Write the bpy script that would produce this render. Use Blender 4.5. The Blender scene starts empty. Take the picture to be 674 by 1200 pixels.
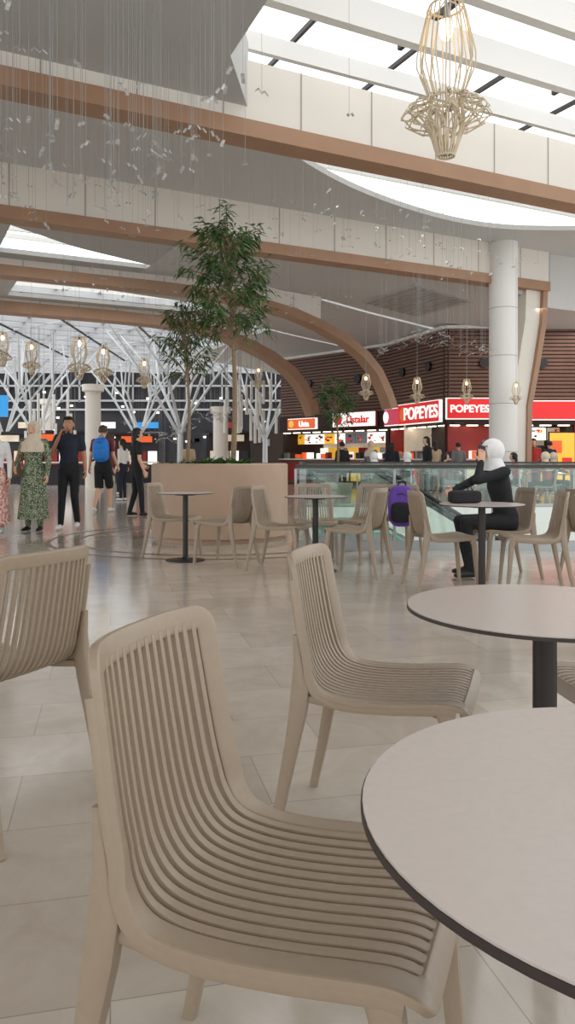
import bpy, math, random
from mathutils import Vector, Matrix
random.seed(7)
S=bpy.context.scene
COL=S.collection
pi=math.pi
V=Vector
S.view_settings.view_transform='Standard'
def lin(c):
    o=[]
    for x in c:
        x=x/255.0
        o.append(x/12.92 if x<=0.04045 else ((x+0.055)/1.055)**2.4)
    return o
# ---------------------------------------------------------------- materials
def mat(name,c,rough=.5,metal=0.0,emit=0.0,var=0.0,scale=4.0,bump=0.0,ecol=None):
    m=bpy.data.materials.new(name); m.use_nodes=True
    nt=m.node_tree; N=nt.nodes; L=nt.links
    b=N['Principled BSDF']
    col=lin(c)+[1]
    b.inputs['Base Color'].default_value=col
    b.inputs['Roughness'].default_value=rough
    b.inputs['Metallic'].default_value=metal
    if emit>0:
        b.inputs['Emission Color'].default_value=(lin(ecol)+[1]) if ecol else col
        b.inputs['Emission Strength'].default_value=emit
    if var>0 or bump>0:
        tc=N.new('ShaderNodeTexCoord'); nz=N.new('ShaderNodeTexNoise')
        nz.inputs['Scale'].default_value=scale; nz.inputs['Detail'].default_value=5
        L.new(tc.outputs['Object'],nz.inputs['Vector'])
        if var>0:
            r=N.new('ShaderNodeValToRGB')
            r.color_ramp.elements[0].position=.3; r.color_ramp.elements[1].position=.7
            r.color_ramp.elements[0].color=[x*(1-var) for x in col[:3]]+[1]
            r.color_ramp.elements[1].color=[min(1,x*(1+var)) for x in col[:3]]+[1]
            L.new(nz.outputs['Fac'],r.inputs['Fac']); L.new(r.outputs['Color'],b.inputs['Base Color'])
        if bump>0:
            bp=N.new('ShaderNodeBump'); bp.inputs['Strength'].default_value=bump; bp.inputs['Distance'].default_value=.01
            L.new(nz.outputs['Fac'],bp.inputs['Height']); L.new(bp.outputs['Normal'],b.inputs['Normal'])
    return m
def floral(name,base,c2,c3,scale=14):
    m=mat(name,base,.8); nt=m.node_tree; N=nt.nodes; L=nt.links; b=N['Principled BSDF']
    tc=N.new('ShaderNodeTexCoord'); vo=N.new('ShaderNodeTexVoronoi'); vo.inputs['Scale'].default_value=scale
    L.new(tc.outputs['Object'],vo.inputs['Vector'])
    r=N.new('ShaderNodeValToRGB'); r.color_ramp.interpolation='CONSTANT'
    e=r.color_ramp.elements
    e[0].position=0; e[0].color=lin(c3)+[1]
    e[1].position=.28; e[1].color=lin(base)+[1]
    k=e.new(.62); k.color=lin(c2)+[1]
    L.new(vo.outputs['Distance'],r.inputs['Fac']); L.new(r.outputs['Color'],b.inputs['Base Color'])
    return m
def floor_mat():
    m=mat('stone_tile',(190,180,165),.13); nt=m.node_tree; N=nt.nodes; L=nt.links; b=N['Principled BSDF']
    b.inputs['IOR'].default_value=1.62
    tc=N.new('ShaderNodeTexCoord'); mp=N.new('ShaderNodeMapping'); mp.inputs['Rotation'].default_value=(0,0,math.radians(-13))
    L.new(tc.outputs['Object'],mp.inputs['Vector'])
    br=N.new('ShaderNodeTexBrick'); br.inputs['Scale'].default_value=1
    br.inputs['Brick Width'].default_value=.82; br.inputs['Row Height'].default_value=.41
    br.inputs['Mortar Size'].default_value=.0018; br.inputs['Mortar Smooth'].default_value=.3
    br.inputs['Color1'].default_value=lin((190,180,168))+[1]
    br.inputs['Color2'].default_value=lin((177,166,153))+[1]
    br.inputs['Mortar'].default_value=lin((148,136,123))+[1]
    br.offset=.37
    L.new(mp.outputs['Vector'],br.inputs['Vector'])
    nz=N.new('ShaderNodeTexNoise'); nz.inputs['Scale'].default_value=2.6; nz.inputs['Detail'].default_value=8; nz.inputs['Roughness'].default_value=.65
    nz.inputs['Distortion'].default_value=1.2
    L.new(tc.outputs['Object'],nz.inputs['Vector'])
    r=N.new('ShaderNodeValToRGB'); r.color_ramp.elements[0].position=.3; r.color_ramp.elements[0].color=(.87,.85,.82,1)
    r.color_ramp.elements[1].position=.65; r.color_ramp.elements[1].color=(1.06,1.06,1.06,1)
    L.new(nz.outputs['Fac'],r.inputs['Fac'])
    mx=N.new('ShaderNodeMixRGB'); mx.blend_type='MULTIPLY'; mx.inputs['Fac'].default_value=1
    L.new(br.outputs['Color'],mx.inputs['Color1']); L.new(r.outputs['Color'],mx.inputs['Color2'])
    L.new(mx.outputs['Color'],b.inputs['Base Color'])
    return m
def glass_mat(name,tint=(.94,.975,.96),fac=.035):
    m=bpy.data.materials.new(name); m.use_nodes=True; nt=m.node_tree; N=nt.nodes; L=nt.links
    N.remove(N['Principled BSDF']); o=N['Material Output']
    t=N.new('ShaderNodeBsdfTransparent'); t.inputs['Color'].default_value=(*tint,1)
    g=N.new('ShaderNodeBsdfGlossy'); g.inputs['Roughness'].default_value=.03; g.inputs['Color'].default_value=(.9,1,.97,1)
    mx=N.new('ShaderNodeMixShader'); mx.inputs['Fac'].default_value=fac
    L.new(t.outputs[0],mx.inputs[1]); L.new(g.outputs[0],mx.inputs[2]); L.new(mx.outputs[0],o.inputs['Surface'])
    return m
M={}
M['floor']=floor_mat()
M['chair']=mat('taupe_plastic',(151,133,113),.38,var=.03,scale=60)
M['ttop']=mat('laminate_top',(190,178,170),.26,var=.02,scale=90)
M['tedge']=mat('dark_edge',(48,37,33),.5)
M['pole']=mat('dark_metal',(44,38,35),.45,metal=.3)
M['wood']=mat('planter_veneer',(168,140,117),.5,var=.05,scale=3)
M['tan']=mat('tan_wood',(160,124,97),.5,var=.07,scale=2)
M['white']=mat('white_paint',(226,224,219),.6)
M['branch']=mat('branch_paint',(196,198,200),.6)
M['ceil']=mat('ceiling_paint',(196,195,192),.8,var=.02,scale=.6)
M['ceil2']=mat('ceiling_grey',(180,179,176),.8,var=.03,scale=.6)
M['fascia']=mat('fascia_panel',(222,215,205),.6,var=.02,scale=.8)
M['joint']=mat('panel_joint',(160,154,146),.8)
M['brown']=mat('brown_slat',(106,74,60),.55,var=.12,scale=3)
M['brownd']=mat('brown_back',(50,34,28),.8)
M['dark']=mat('dark_interior',(40,40,46),.6,var=.3,scale=1.5)
M['darkrail']=mat('dark_rail',(54,38,32),.35)
M['glass']=glass_mat('balustrade_glass')
M['green']=mat('glass_edge_green',(110,170,150),.2)
M['steel']=mat('steel',(160,163,163),.35,metal=.7)
M['black']=mat('black_cloth',(26,26,30),.85,var=.2,scale=20)
M['blackr']=mat('black_rubber',(22,22,22),.5)
M['trunk']=mat('bark',(136,114,90),.9,var=.2,scale=30,bump=.4)
M['leaf']=mat('leaf_green',(84,116,60),.5,var=.35,scale=9)
M['leafd']=mat('leaf_dark_green',(56,88,46),.5,var=.3,scale=9)
M['soil']=mat('soil',(60,46,36),.95,var=.3,scale=20)
M['rod']=mat('lamp_rod',(206,190,162),.5)
M['bulb']=mat('warm_bulb',(255,214,150),.5,emit=9)
M['wire']=mat('hanging_wire',(150,150,148),.6)
M['silver']=mat('silver_leaf',(205,205,205),.35,metal=.4)
M['redsign']=mat('sign_red',(206,34,34),.4,emit=.55)
M['orsign']=mat('sign_orange',(226,96,40),.4,emit=.5)
M['whsign']=mat('sign_white',(250,246,240),.4,emit=.9)
M['blsign']=mat('sign_blue',(40,140,205),.4,emit=.6)
M['yel']=mat('menu_yellow',(236,180,60),.4,emit=.6)
M['pink']=mat('sign_pink',(200,60,90),.4,emit=.5)
M['muted']=mat('muted_panel',(120,124,136),.5,emit=.15)
M['light']=mat('light_strip',(255,240,215),.4,emit=5)
M['bright']=mat('bright_interior',(218,202,180),.6,emit=.3,var=.2,scale=2)
M['redwall']=mat('red_wall',(150,40,34),.6)
M['counter']=mat('counter_front',(120,72,54),.5,var=.1)
M['skinA']=mat('skin_light',(214,168,140),.55)
M['skinB']=mat('skin_tan',(176,128,98),.55)
M['lip']=mat('lips',(160,86,80),.5)
M['eyew']=mat('eye_white',(235,232,228),.3)
M['eyed']=mat('eye_dark',(30,22,18),.3)
M['hair']=mat('black_hair',(24,19,17),.6,var=.2,scale=80)
M['hairb']=mat('brown_hair',(70,48,36),.6,var=.2,scale=80)
M['cream']=mat('cream_scarf',(208,192,170),.85,var=.06,scale=20)
M['whitec']=mat('white_scarf',(224,222,220),.85,var=.05,scale=20)
M['navy']=mat('navy_cloth',(32,36,50),.85)
M['maroon']=mat('maroon_cloth',(120,44,48),.85)
M['bluebag']=mat('blue_nylon',(24,120,205),.6,var=.1,scale=20)
M['purple']=mat('purple_nylon',(92,50,150),.6,var=.2,scale=20)
M['tanbag']=mat('tan_leather',(150,110,80),.5)
M['shoe']=mat('white_shoe',(228,226,222),.6)
M['grey']=mat('grey_cloth',(120,122,126),.85)
M['beigec']=mat('beige_cloth',(186,164,136),.85)
M['redc']=mat('red_cloth',(170,48,44),.85)
M['whitecl']=mat('white_cloth',(225,223,220),.85)
M['flgreen']=floral('green_floral',(70,90,66),(140,150,122),(196,182,158),26)
M['flpink']=floral('pink_floral',(206,150,140),(228,205,190),(150,80,80),26)
M['brass']=mat('brass_inlay',(120,92,58),.4)
# ---------------------------------------------------------------- mesh builder
class MB:
    def __init__(s): s.v=[];s.f=[];s.m=[];s.names=[]
    def mi(s,k):
        if k not in s.names: s.names.append(k)
        return s.names.index(k)
    def face(s,idx,k): s.f.append(idx); s.m.append(s.mi(k))
    def poly(s,pts,k):
        b=len(s.v); s.v+= [V(p) for p in pts]; s.face(list(range(b,b+len(pts))),k)
    def box(s,c,size,k,yaw=0,R=None):
        c=V(c); b=len(s.v); hx,hy,hz=[a/2 for a in size]
        R=R or Matrix.Rotation(yaw,3,'Z')
        for z in(-hz,hz):
            for x,y in((-hx,-hy),(hx,-hy),(hx,hy),(-hx,hy)): s.v.append(c+R@V((x,y,z)))
        for q in((3,2,1,0),(4,5,6,7),(0,1,5,4),(1,2,6,5),(2,3,7,6),(3,0,4,7)): s.face([b+i for i in q],k)
    def tube(s,pts,rad,k,n=8,ref=None,closed=False,caps=True,e=1.0,round_caps=False,phase=0.0):
        pts=[V(p) for p in pts]; m=len(pts)
        if not isinstance(rad,list): rad=[rad]*m
        rad=[(r,r) if not isinstance(r,tuple) else r for r in rad]
        refs=ref if isinstance(ref,list) else [ref]*m
        def sg(x): return math.copysign(abs(x)**e,x)
        frames=[]
        last=None
        for i in range(m):
            if closed: t=pts[(i+1)%m]-pts[i-1]
            else: t=pts[min(i+1,m-1)]-pts[max(i-1,0)]
            t=t.normalized() if t.length>1e-9 else V((0,0,1))
            rf=refs[i]
            if rf is None:
                rf=last if last is not None else (V((1,0,0)) if abs(t.x)<.9 else V((0,1,0)))
            sd=V(rf)-t*V(rf).dot(t)
            if sd.length<1e-5: sd=t.orthogonal()
            sd.normalize(); last=sd
            frames.append((t,sd,t.cross(sd)))
        rings=[(pts[i],frames[i],rad[i]) for i in range(m)]
        if round_caps:
            t,sd,bn=frames[0]; r=rad[0]; rr=min(r)
            pre=[(pts[0]-t*rr*math.sin(a),frames[0],(r[0]*math.cos(a),r[1]*math.cos(a))) for a in(1.35,.9,.45)]
            t=frames[-1][0]; r2=rad[-1]; rr=min(r2)
            post=[(pts[-1]+t*rr*math.sin(a),frames[-1],(r2[0]*math.cos(a),r2[1]*math.cos(a))) for a in(.45,.9,1.35)]
            rings=pre+rings+post
        b=len(s.v)
        for p,(t,sd,bn),r in rings:
            for j in range(n):
                a=2*pi*j/n+phase
                s.v.append(p+sd*r[0]*sg(math.cos(a))+bn*r[1]*sg(math.sin(a)))
        mm=len(rings)
        for i in range(mm if closed else mm-1):
            for j in range(n):
                i2=(i+1)%mm
                s.face([b+i*n+j,b+i*n+(j+1)%n,b+i2*n+(j+1)%n,b+i2*n+j],k)
        if caps and not closed:
            s.face([b+j for j in range(n)][::-1],k); s.face([b+(mm-1)*n+j for j in range(n)],k)
    def ell(s,c,r,k,nu=14,nv=10,R=None,e=1.0,keep=None):
        c=V(c); b=len(s.v); R=R or Matrix.Identity(3)
        def sg(x): return math.copysign(abs(x)**e,x)
        dirs=[]
        for i in range(nv+1):
            th=pi*i/nv
            for j in range(nu):
                ph=2*pi*j/nu
                d=V((sg(math.sin(th))*sg(math.cos(ph)),sg(math.sin(th))*sg(math.sin(ph)),sg(math.cos(th))))
                dirs.append(d); s.v.append(c+R@V((d.x*r[0],d.y*r[1],d.z*r[2])))
        for i in range(nv):
            for j in range(nu):
                q=[i*nu+j,(i+1)*nu+j,(i+1)*nu+(j+1)%nu,i*nu+(j+1)%nu]
                if keep:
                    d=sum((dirs[x] for x in q),V())/4
                    if not keep(d): continue
                if i==0: q=[q[0],q[1],q[2]]
                elif i==nv-1: q=[q[0],q[1],q[3]]
                s.face([b+x for x in q],k)
    def lathe(s,prof,c,k,n=48,cap=True):
        c=V(c); b=len(s.v)
        for r,z in prof:
            for j in range(n):
                a=2*pi*j/n; s.v.append(c+V((r*math.cos(a),r*math.sin(a),z)))
        for i in range(len(prof)-1):
            for j in range(n):
                s.face([b+i*n+j,b+i*n+(j+1)%n,b+(i+1)*n+(j+1)%n,b+(i+1)*n+j],k)
        if cap:
            s.face([b+j for j in range(n)][::-1],k); s.face([b+(len(prof)-1)*n+j for j in range(n)],k)
    def mesh(s,name,ang=35):
        me=bpy.data.meshes.new(name); me.from_pydata([tuple(p) for p in s.v],[],s.f)
        for k in s.names: me.materials.append(M[k])
        me.polygons.foreach_set('material_index',s.m)
        me.polygons.foreach_set('use_smooth',[True]*len(s.f))
        me.update()
        me.set_sharp_from_angle(angle=math.radians(ang))
        return me
    def obj(s,name,ang=35,loc=(0,0,0),yaw=0,parent=None):
        o=bpy.data.objects.new(name,s.mesh(name,ang)); COL.objects.link(o)
        o.location=loc; o.rotation_euler=(0,0,yaw)
        if parent: o.parent=parent
        return o
def inst(name,me,loc,yaw,sc=1):
    o=bpy.data.objects.new(name,me); COL.objects.link(o); o.location=loc; o.rotation_euler=(0,0,yaw); o.scale=(sc,)*3
    return o
TH=math.radians(27); CT,ST=math.cos(TH),math.sin(TH)
def UV(u,v,z): return V((u*CT-v*ST,u*ST+v*CT,z))
def catmull(P,n):
    out=[]
    Q=[P[0]]+list(P)+[P[-1]]
    for i in range(1,len(Q)-2):
        p0,p1,p2,p3=[V(q) for q in Q[i-1:i+3]]
        for j in range(n):
            t=j/n
            out.append(.5*((2*p1)+(p2-p0)*t+(2*p0-5*p1+4*p2-p3)*t*t+(3*p1-p0-3*p2+p3)*t**3))
    out.append(V(Q[-1])); return out
# ---------------------------------------------------------------- camera
cam=bpy.data.cameras.new('camera'); co=bpy.data.objects.new('camera',cam); COL.objects.link(co)
co.location=(0,0,1.13); co.rotation_euler=(pi/2,0,0)
cam.sensor_fit='VERTICAL'; cam.sensor_height=36; cam.sensor_width=24; cam.lens=27; cam.shift_y=-63/1200
cam.clip_start=.05; cam.clip_end=300
S.camera=co
# ---------------------------------------------------------------- chair
def chair_mesh():
    P=[(0,-.285,.838),(0,-.272,.76),(0,-.255,.66),(0,-.237,.57),(0,-.215,.505),(0,-.178,.462),(0,-.12,.443),(0,-.04,.438),(0,.06,.443),(0,.15,.452),(0,.205,.455),(0,.238,.446),(0,.25,.425)]
    C=catmull(P,8)
    L=[0]
    for a,b in zip(C,C[1:]): L.append(L[-1]+(b-a).length)
    T=L[-1]
    def at(s):
        s=max(0,min(T,s))
        for i in range(len(L)-1):
            if L[i+1]>=s:
                f=(s-L[i])/max(1e-9,L[i+1]-L[i]); p=C[i].lerp(C[i+1],f)
                i0=max(0,i-1); i1=min(len(C)-1,i+2); t=(C[i1]-C[i0]).normalized()
                return p,t
    def back(s): return max(0,min(1,(.46-s)/.16))
    def W(s):
        b=back(s); return .222*(1-b)+(.203+.012*min(1,s/.35))*b
    CV=.042
    def Sf(x,s):
        p,t=at(s); b=back(s); w=W(s); q=abs(x/w)
        n=V((0,-t.z,t.y))
        if n.z<0 and b<.5: n=-n
        pos=V((x,p.y,p.z))+V((0,CV*b*q**3,.006*(1-b)*q*q-.002*b*q*q*max(0,1-s/.12)))
        sl=CV*b*3*q*q/w
        n=(n+V((-math.copysign(sl,x),0,0))).normalized()
        return pos,n,t
    m=MB()
    rc=.024; ins=.022; pts=[];nr=[]
    s0,s1=ins*.6,T-.012
    raw=[]
    ns=46
    for i in range(ns+1): raw.append((1,s0+rc+(s1-s0-2*rc)*i/ns,0,0))
    for i in range(1,7):
        a=i*(pi/2)/6; raw.append((1,s1-rc,-(1-math.cos(a))*rc,math.sin(a)*rc))
    for i in range(1,10): raw.append(('x',s1,1-2*i/10,0))
    for i in range(6,0,-1):
        a=i*(pi/2)/6; raw.append((-1,s1-rc,(1-math.cos(a))*rc,math.sin(a)*rc))
    for i in range(ns+1): raw.append((-1,s1-rc-(s1-s0-2*rc)*i/ns,0,0))
    for i in range(1,7):
        a=i*(pi/2)/6; raw.append((-1,s0+rc,(1-math.cos(a))*rc,-math.sin(a)*rc))
    for i in range(1,10): raw.append(('x',s0,-1+2*i/10,0))
    for i in range(6,0,-1):
        a=i*(pi/2)/6; raw.append((1,s0+rc,-(1-math.cos(a))*rc,-math.sin(a)*rc))
    for a,s,dx,ds in raw:
        if a=='x': x=dx*(W(s)-ins-rc); ss=s
        else: x=a*(W(s)-ins)+dx; ss=s+ds
        p,n,t=Sf(x,ss); pts.append(p-n*.002); nr.append(n)
    m.tube(pts,(.0085,.0225),'chair',n=16,ref=nr,closed=True,e=.32)
    for sx in(-1,1):
        pp=[];nn=[];rr=[]
        for i in range(40):
            s=.06+(T-.10)*i/39; p,n,t=Sf(sx*(W(s)-.010),s); b=back(s)
            pp.append(p-n*(.012)); nn.append(n); rr.append((.009+.008*(1-b),.009))
        m.tube(pp,rr,'chair',n=10,ref=nn,e=.5)
    ng=13; rows=54; a0,a1=.02,T-.03
    for k in range(ng):
        ring=[]
        for i in range(rows+1):
            s=a0+(a1-a0)*i/rows; wi=W(s)-.042; p=2*wi/ng; c=-wi+p*(k+.5)
            b=back(s); h=p*(.39*(1-b)+.25*b)
            pp,n,t=Sf(c,s); ring.append((pp,n,h))
        m.tube([r[0] for r in ring],[(.0085,r[2]) for r in ring],'chair',n=8,ref=[r[1] for r in ring],e=.5)
    for sx in(-1,1):
        m.tube([(sx*.203,-.235,.62),(sx*.205,-.225,.54),(sx*.207,-.218,.465),(sx*.211,-.225,.40),(sx*.215,-.243,.30),(sx*.221,-.272,.15),(sx*.226,-.305,0)],
               [(.009,.008),(.012,.014),(.018,.028),(.018,.026),(.017,.021),(.015,.017),(.013,.014)],'chair',n=12,ref=V((1,0,0)),e=.55)
        m.tube([(sx*.200,.19,.44),(sx*.205,.205,.38),(sx*.211,.220,.2),(sx*.218,.238,0)],
               [(.019,.026),(.018,.022),(.016,.018),(.013,.014)],'chair',n=12,ref=V((1,0,0)),e=.55)
        m.tube([(sx*.2,-.2,.44),(sx*.203,-.1,.428),(sx*.203,.05,.428),(sx*.2,.2,.44)],[(.014,.012)]*4,'chair',n=8,ref=V((1,0,0)),e=.6)
    m.tube([(-.2,.17,.428),(.2,.17,.428)],[(.010,.014)]*2,'chair',n=8,ref=V((0,0,1)),e=.6)
    return m.mesh('dining_chair',40)
CH=chair_mesh()
def face(dx,dy): return math.atan2(dy,dx)-pi/2
def chair(x,y,dx,dy): return inst('dining_chair',CH,(x,y,0),face(dx,dy))
def table_mesh(r=.35):
    m=MB()
    m.lathe([(r,.739),(r,.7475)],(0,0,0),'tedge',72)
    m.lathe([(r-.002,.7475),(r-.002,.75)],(0,0,0),'ttop',72)
    m.lathe([(.12,.722),(.12,.739)],(0,0,0),'pole',24)
    m.tube([(0,0,.012),(0,0,.73)],.03,'pole',n=20)
    m.lathe([(.215,0),(.215,.008),(.05,.022),(.032,.04)],(0,0,0),'pole',40)
    return m.mesh('cafe_table')
TM=table_mesh(); TS=table_mesh(.31)
def table(x,y,me=None): return inst('cafe_table',me or TM,(x,y,0),0)
# near group
table(.43,.825)
table(.66,1.97)
chair(.012,1.24,.94,-.34)
chair(.31,2.34,.95,-.31)
chair(-.98,2.50,-.89,.45)
chair(1.08,2.32,-1,-.1)
# far groups
table(-1.13,8.5,TS); chair(-1.30,8.85,1,-.25); chair(-.68,8.25,-.9,.5)
table(.28,7.7,TS); chair(-.06,7.8,1,-.35); chair(.66,7.45,-.9,.45); chair(.3,8.35,.05,-1); chair(.78,8.45,-.6,-.6)
table(1.62,6.4); chair(1.36,6.72,.97,.15); chair(2.10,6.6,-1,.12); chair(2.05,7.35,-1,-.15)
chair(1.2,8.6,-.15,.98); chair(2.95,7.2,.9,.3)
# ---------------------------------------------------------------- floor
VX0,VY0,VY1,VX1=.35,9.5,17.0,16.0
m=MB()
def slab(x0,x1,y0,y1):
    m.box(((x0+x1)/2,(y0+y1)/2,-.15),(x1-x0,y1-y0,.3),'floor')
slab(-30,18,-5,VY0); slab(-30,VX0,VY0,VY1); slab(-30,18,VY1,60)
m.obj('floor')
m=MB()
m.box(((VX0+VX1)/2,VY1-.02,-.45),(VX1-VX0,.06,1.0),'white')
m.box((VX0-.0,(VY0+VY1)/2,-.45),(.06,VY1-VY0,1.0),'white')
m.box(((VX0+VX1)/2,VY0,-.45),(VX1-VX0,.06,.9),'white')
m.obj('trim_1')
m=MB(); m.box((8,14,-4.6),(22,16,.2),'floor'); m.obj('floor_lower')
m=MB()
cx,cy=-.957,10.9
for r0,r1,k in((1.93,2.0,'brass'),(2.3,2.36,'brass')):
    n=96;b=len(m.v)
    for j in range(n):
        a=2*pi*j/n
        for r in(r0,r1):
            p=V((cx+r*math.cos(a),cy+r*math.sin(a),.002)); m.v.append(p)
    for j in range(n):
        a=b+2*j; c=b+2*((j+1)%n)
        if m.v[a].x<VX0-.1 and m.v[c].x<VX0-.1 : m.face([a,a+1,c+1,c],k)
        elif m.v[a].y<VY0-.1 and m.v[c].y<VY0-.1: m.face([a,a+1,c+1,c],k)
m.obj('floor_inlay')
# ---------------------------------------------------------------- ceiling beams
def beam(name,v,us,zb,fas_top,endarch=None,hw=.22,th=.24,arch_w=None):
    m=MB()
    pts=[(u,zb) for u in us]
    if endarch: pts+=endarch
    low=[UV(u,v,z+th/2) for u,z in pts]
    m.tube(low,[(hw*1.414,th/2*1.5)]*len(low),'tan',n=4,ref=V((-ST,CT,0)),phase=pi/4)
    for (u0,z0),(u1,z1) in zip(pts,pts[1:]):
        if z1<zb-.8: break
        a=UV(u0,v,0);b=UV(u1,v,0); t0=z0+th*.9;t1=z1+th*.9
        f0=fas_top(u0);f1=fas_top(u1); nn=V((-ST,CT,0))*(hw*.8)
        for sgn in(-1,1):
            q=[a+nn*sgn+V((0,0,t0)),b+nn*sgn+V((0,0,t1)),b+nn*sgn+V((0,0,f1)),a+nn*sgn+V((0,0,f0))]
            m.poly(q if sgn<0 else q[::-1],'fascia')
            m.box((b+nn*sgn*1.02)+V((0,0,(t1+f1)/2)),(.018,.012,max(.01,f1-t1)),'joint',yaw=TH)
    return m.obj(name,20)
arch=[(8.2,5.92),(9.7,5.82),(11.1,5.58),(12.1,5.28),(13,4.9),(13.8,4.4),(14.3,3.9),(14.7,3.2),(14.9,2.7)]
beam('ceiling_beam',10.7,[-10+1.3*i for i in range(0,30)],5.95,lambda u:7.1)
beam('ceiling_beam',16.3,[-10+1.5*i for i in range(0,18)]+[16.6],5.9,lambda u:7.0,th=.24)
beam('ceiling_beam',21.6,[-10+1.3*i for i in range(0,14)],5.95,lambda u:6.5 if u<10 else 6.3,arch,hw=.28,th=.26)
beam('ceiling_beam',27.0,[-10+1.3*i for i in range(0,14)],5.95,lambda u:6.5 if u<10 else 6.3,arch,hw=.34,th=.34)
m=MB(); m.tube([UV(16.5,16.3,5.95),UV(16.45,16.3,5.0),UV(16.2,16.3,3.8),UV(15.95,16.35,2.6),UV(15.9,16.35,0)],[(.2,.12)]*5,'tan',n=4,ref=V((-ST,CT,0)),phase=pi/4)
m.tube([UV(16.15,16.45,5.95),UV(16.1,16.45,5.0),UV(15.85,16.45,3.8),UV(15.6,16.45,2.6),UV(15.55,16.45,0)],[(.25,.38)]*5,'fascia',n=4,ref=V((-ST,CT,0)),phase=pi/4)
m.obj('beam_strut',20)
# ---------------------------------------------------------------- ceilings
def strip(m,us,lo,hi,z,k,th=.12):
    n=len(us); b=len(m.v)
    for u in us:
        zz=z(u) if callable(z) else z
        a,c=lo(u),hi(u)
        m.v+=[UV(u,a,zz),UV(u,c,zz),UV(u,c,zz+th),UV(u,a,zz+th)]
    for i in range(n-1):
        for j in range(4):
            m.face([b+4*i+j,b+4*i+(j+1)%4,b+4*i+4+(j+1)%4,b+4*i+4+j],k)
    m.face([b,b+1,b+2,b+3],k); e=b+4*(n-1); m.face([e+3,e+2,e+1,e],k)
def rng(a,b,st=.5):
    n=max(1,int(round((b-a)/st))); return [a+(b-a)*i/n for i in range(n+1)]
def interp(P):
    def f(u):
        if u<=P[0][0]: return P[0][1]
        for (a,c),(b,d) in zip(P,P[1:]):
            if u<=b:
                t=(u-a)/(b-a); return c+(d-c)*t
        return P[-1][1]
    return f
cc=[(p.x,p.y) for p in catmull([(4.2,10.8,0),(6.9,13.2,0),(9.9,14.6,0),(13.1,15.1,0),(15.5,14.3,0),(18,12.6,0),(21,10.8,0)],8)]
cf=interp(cc)
m=MB()
def vstrip(m,vs,lo,hi,z,k,th=.12):
    b=len(m.v)
    for v in vs:
        m.v+=[UV(lo(v),v,z),UV(hi(v),v,z),UV(hi(v),v,z+th),UV(lo(v),v,z+th)]
    for i in range(len(vs)-1):
        for j in range(4): m.face([b+4*i+j,b+4*i+(j+1)%4,b+4*i+4+(j+1)%4,b+4*i+4+j],k)
    m.face([b,b+1,b+2,b+3],k); e=b+4*(len(vs)-1); m.face([e+3,e+2,e+1,e],k)
edv=interp([(-6,3.5),(7.9,3.8),(9.3,3.9),(10.7,4.8)])
vstrip(m,[-6,-2,2,5,7.9,8.6,9.3,10,10.6],lambda v:-10,edv,6.4,'ceil2',1.0)
strip(m,rng(-10,4.2,1),lambda u:10.8,lambda u:16.2,7.0,'ceil')
strip(m,rng(4.2,21,.35),cf,lambda u:16.2,7.0,'ceil',.12)
strip(m,rng(21,28,1),lambda u:10.8,lambda u:16.2,7.0,'ceil')
zp=interp([(10.5,6.4),(12,6.3),(14,6.0),(18,5.5),(30,5.5)])
strip(m,rng(-10,2.3,1),lambda u:16.4,lambda u:21.5,6.4,'ceil2')
strip(m,rng(2.3,6.2,.4),lambda u:16.4,interp([(2.3,18.3),(4,19.5),(6.2,20.4)]),6.4,'ceil2')
strip(m,rng(2.3,6.2,.4),lambda u:20.8,lambda u:21.5,6.4,'ceil2')
strip(m,rng(6.2,28,.7),lambda u:16.4,lambda u:21.5,zp,'ceil')
strip(m,rng(-10,3.2,1),lambda u:21.7,lambda u:26.9,6.4,'ceil2')
strip(m,rng(3.2,9.6,.6),lambda u:21.7,interp([(3.2,23.4),(9.6,24.8)]),6.4,'ceil2')
strip(m,rng(3.2,9.6,.6),lambda u:26.2,lambda u:26.9,6.4,'ceil2')
strip(m,rng(9.6,20,.7),lambda u:21.7,lambda u:26.9,zp,'ceil')
strip(m,rng(13,20,.7),lambda u:27.1,lambda u:36,zp,'ceil')
m.box(UV(22.3,16.3,6.3),(11.6,.14,1.7),'ceil',yaw=TH)
m.obj('ceiling',25)
m=MB()
for i in range(9):
    p=UV(13.4+i*.22,19.3,zp(13.4+i*.22)-.03)
    m.box(p,(.14,2.6,.05),'joint',yaw=TH)
m.box(UV(14.3,19.3,zp(14.3)+.0),(2.2,2.8,.05),'ceil2',R=Matrix.Rotation(TH,3,'Z')@Matrix.Rotation(.125,3,'Y'))
m.obj('ceiling_vent')
# skylight fins and glazing bars
m=MB()
vv=-4.6
while vv<10.4:
    m.box(UV(15,vv,7.35),(22.5,.16,.42),'white',yaw=TH); vv+=1.25
for u in(4.2,7.5,11,14.5,18,21.5,25): m.box(UV(u,3,8.0),(.08,15.2,.1),'pole',yaw=TH)
for v in(7.4,8.7,9.9): m.box(UV(15,v,8.05),(22,.07,.08),'pole',yaw=TH)
m.box(UV(3.95,2,7.5),(.1,17.4,1.2),'fascia',yaw=TH)
m.obj('window_1')
m=MB()
for i in range(5): m.box(UV(13,11.3+i*.95,7.85),(17,.1,.3),'white',yaw=TH)
for u in(6,8,10,12,14,16,18): m.box(UV(u,13,8.2),(.06,5,.08),'pole',yaw=TH)
m.box(UV(13,14.2,8.25),(17,.12,.1),'pole',yaw=TH)
m.obj('window_2')
m=MB()
for i in range(5): m.box(UV(4.2,18.2+i*.7,6.9),(5,.06,.12),'white',yaw=TH)
for i in range(6): m.box(UV(6.4,23.4+i*.65,6.9),(7,.06,.12),'white',yaw=TH)
m.obj('window_3')
m=MB()
for i in range(20): m.box(UV(6,27.6+i*1.5,7.0),(34,.14,.35),'branch',yaw=TH)
for i in range(22): m.box(UV(-9+i*1.55,42,7.1),(.12,30,.2),'branch',yaw=TH)
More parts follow.
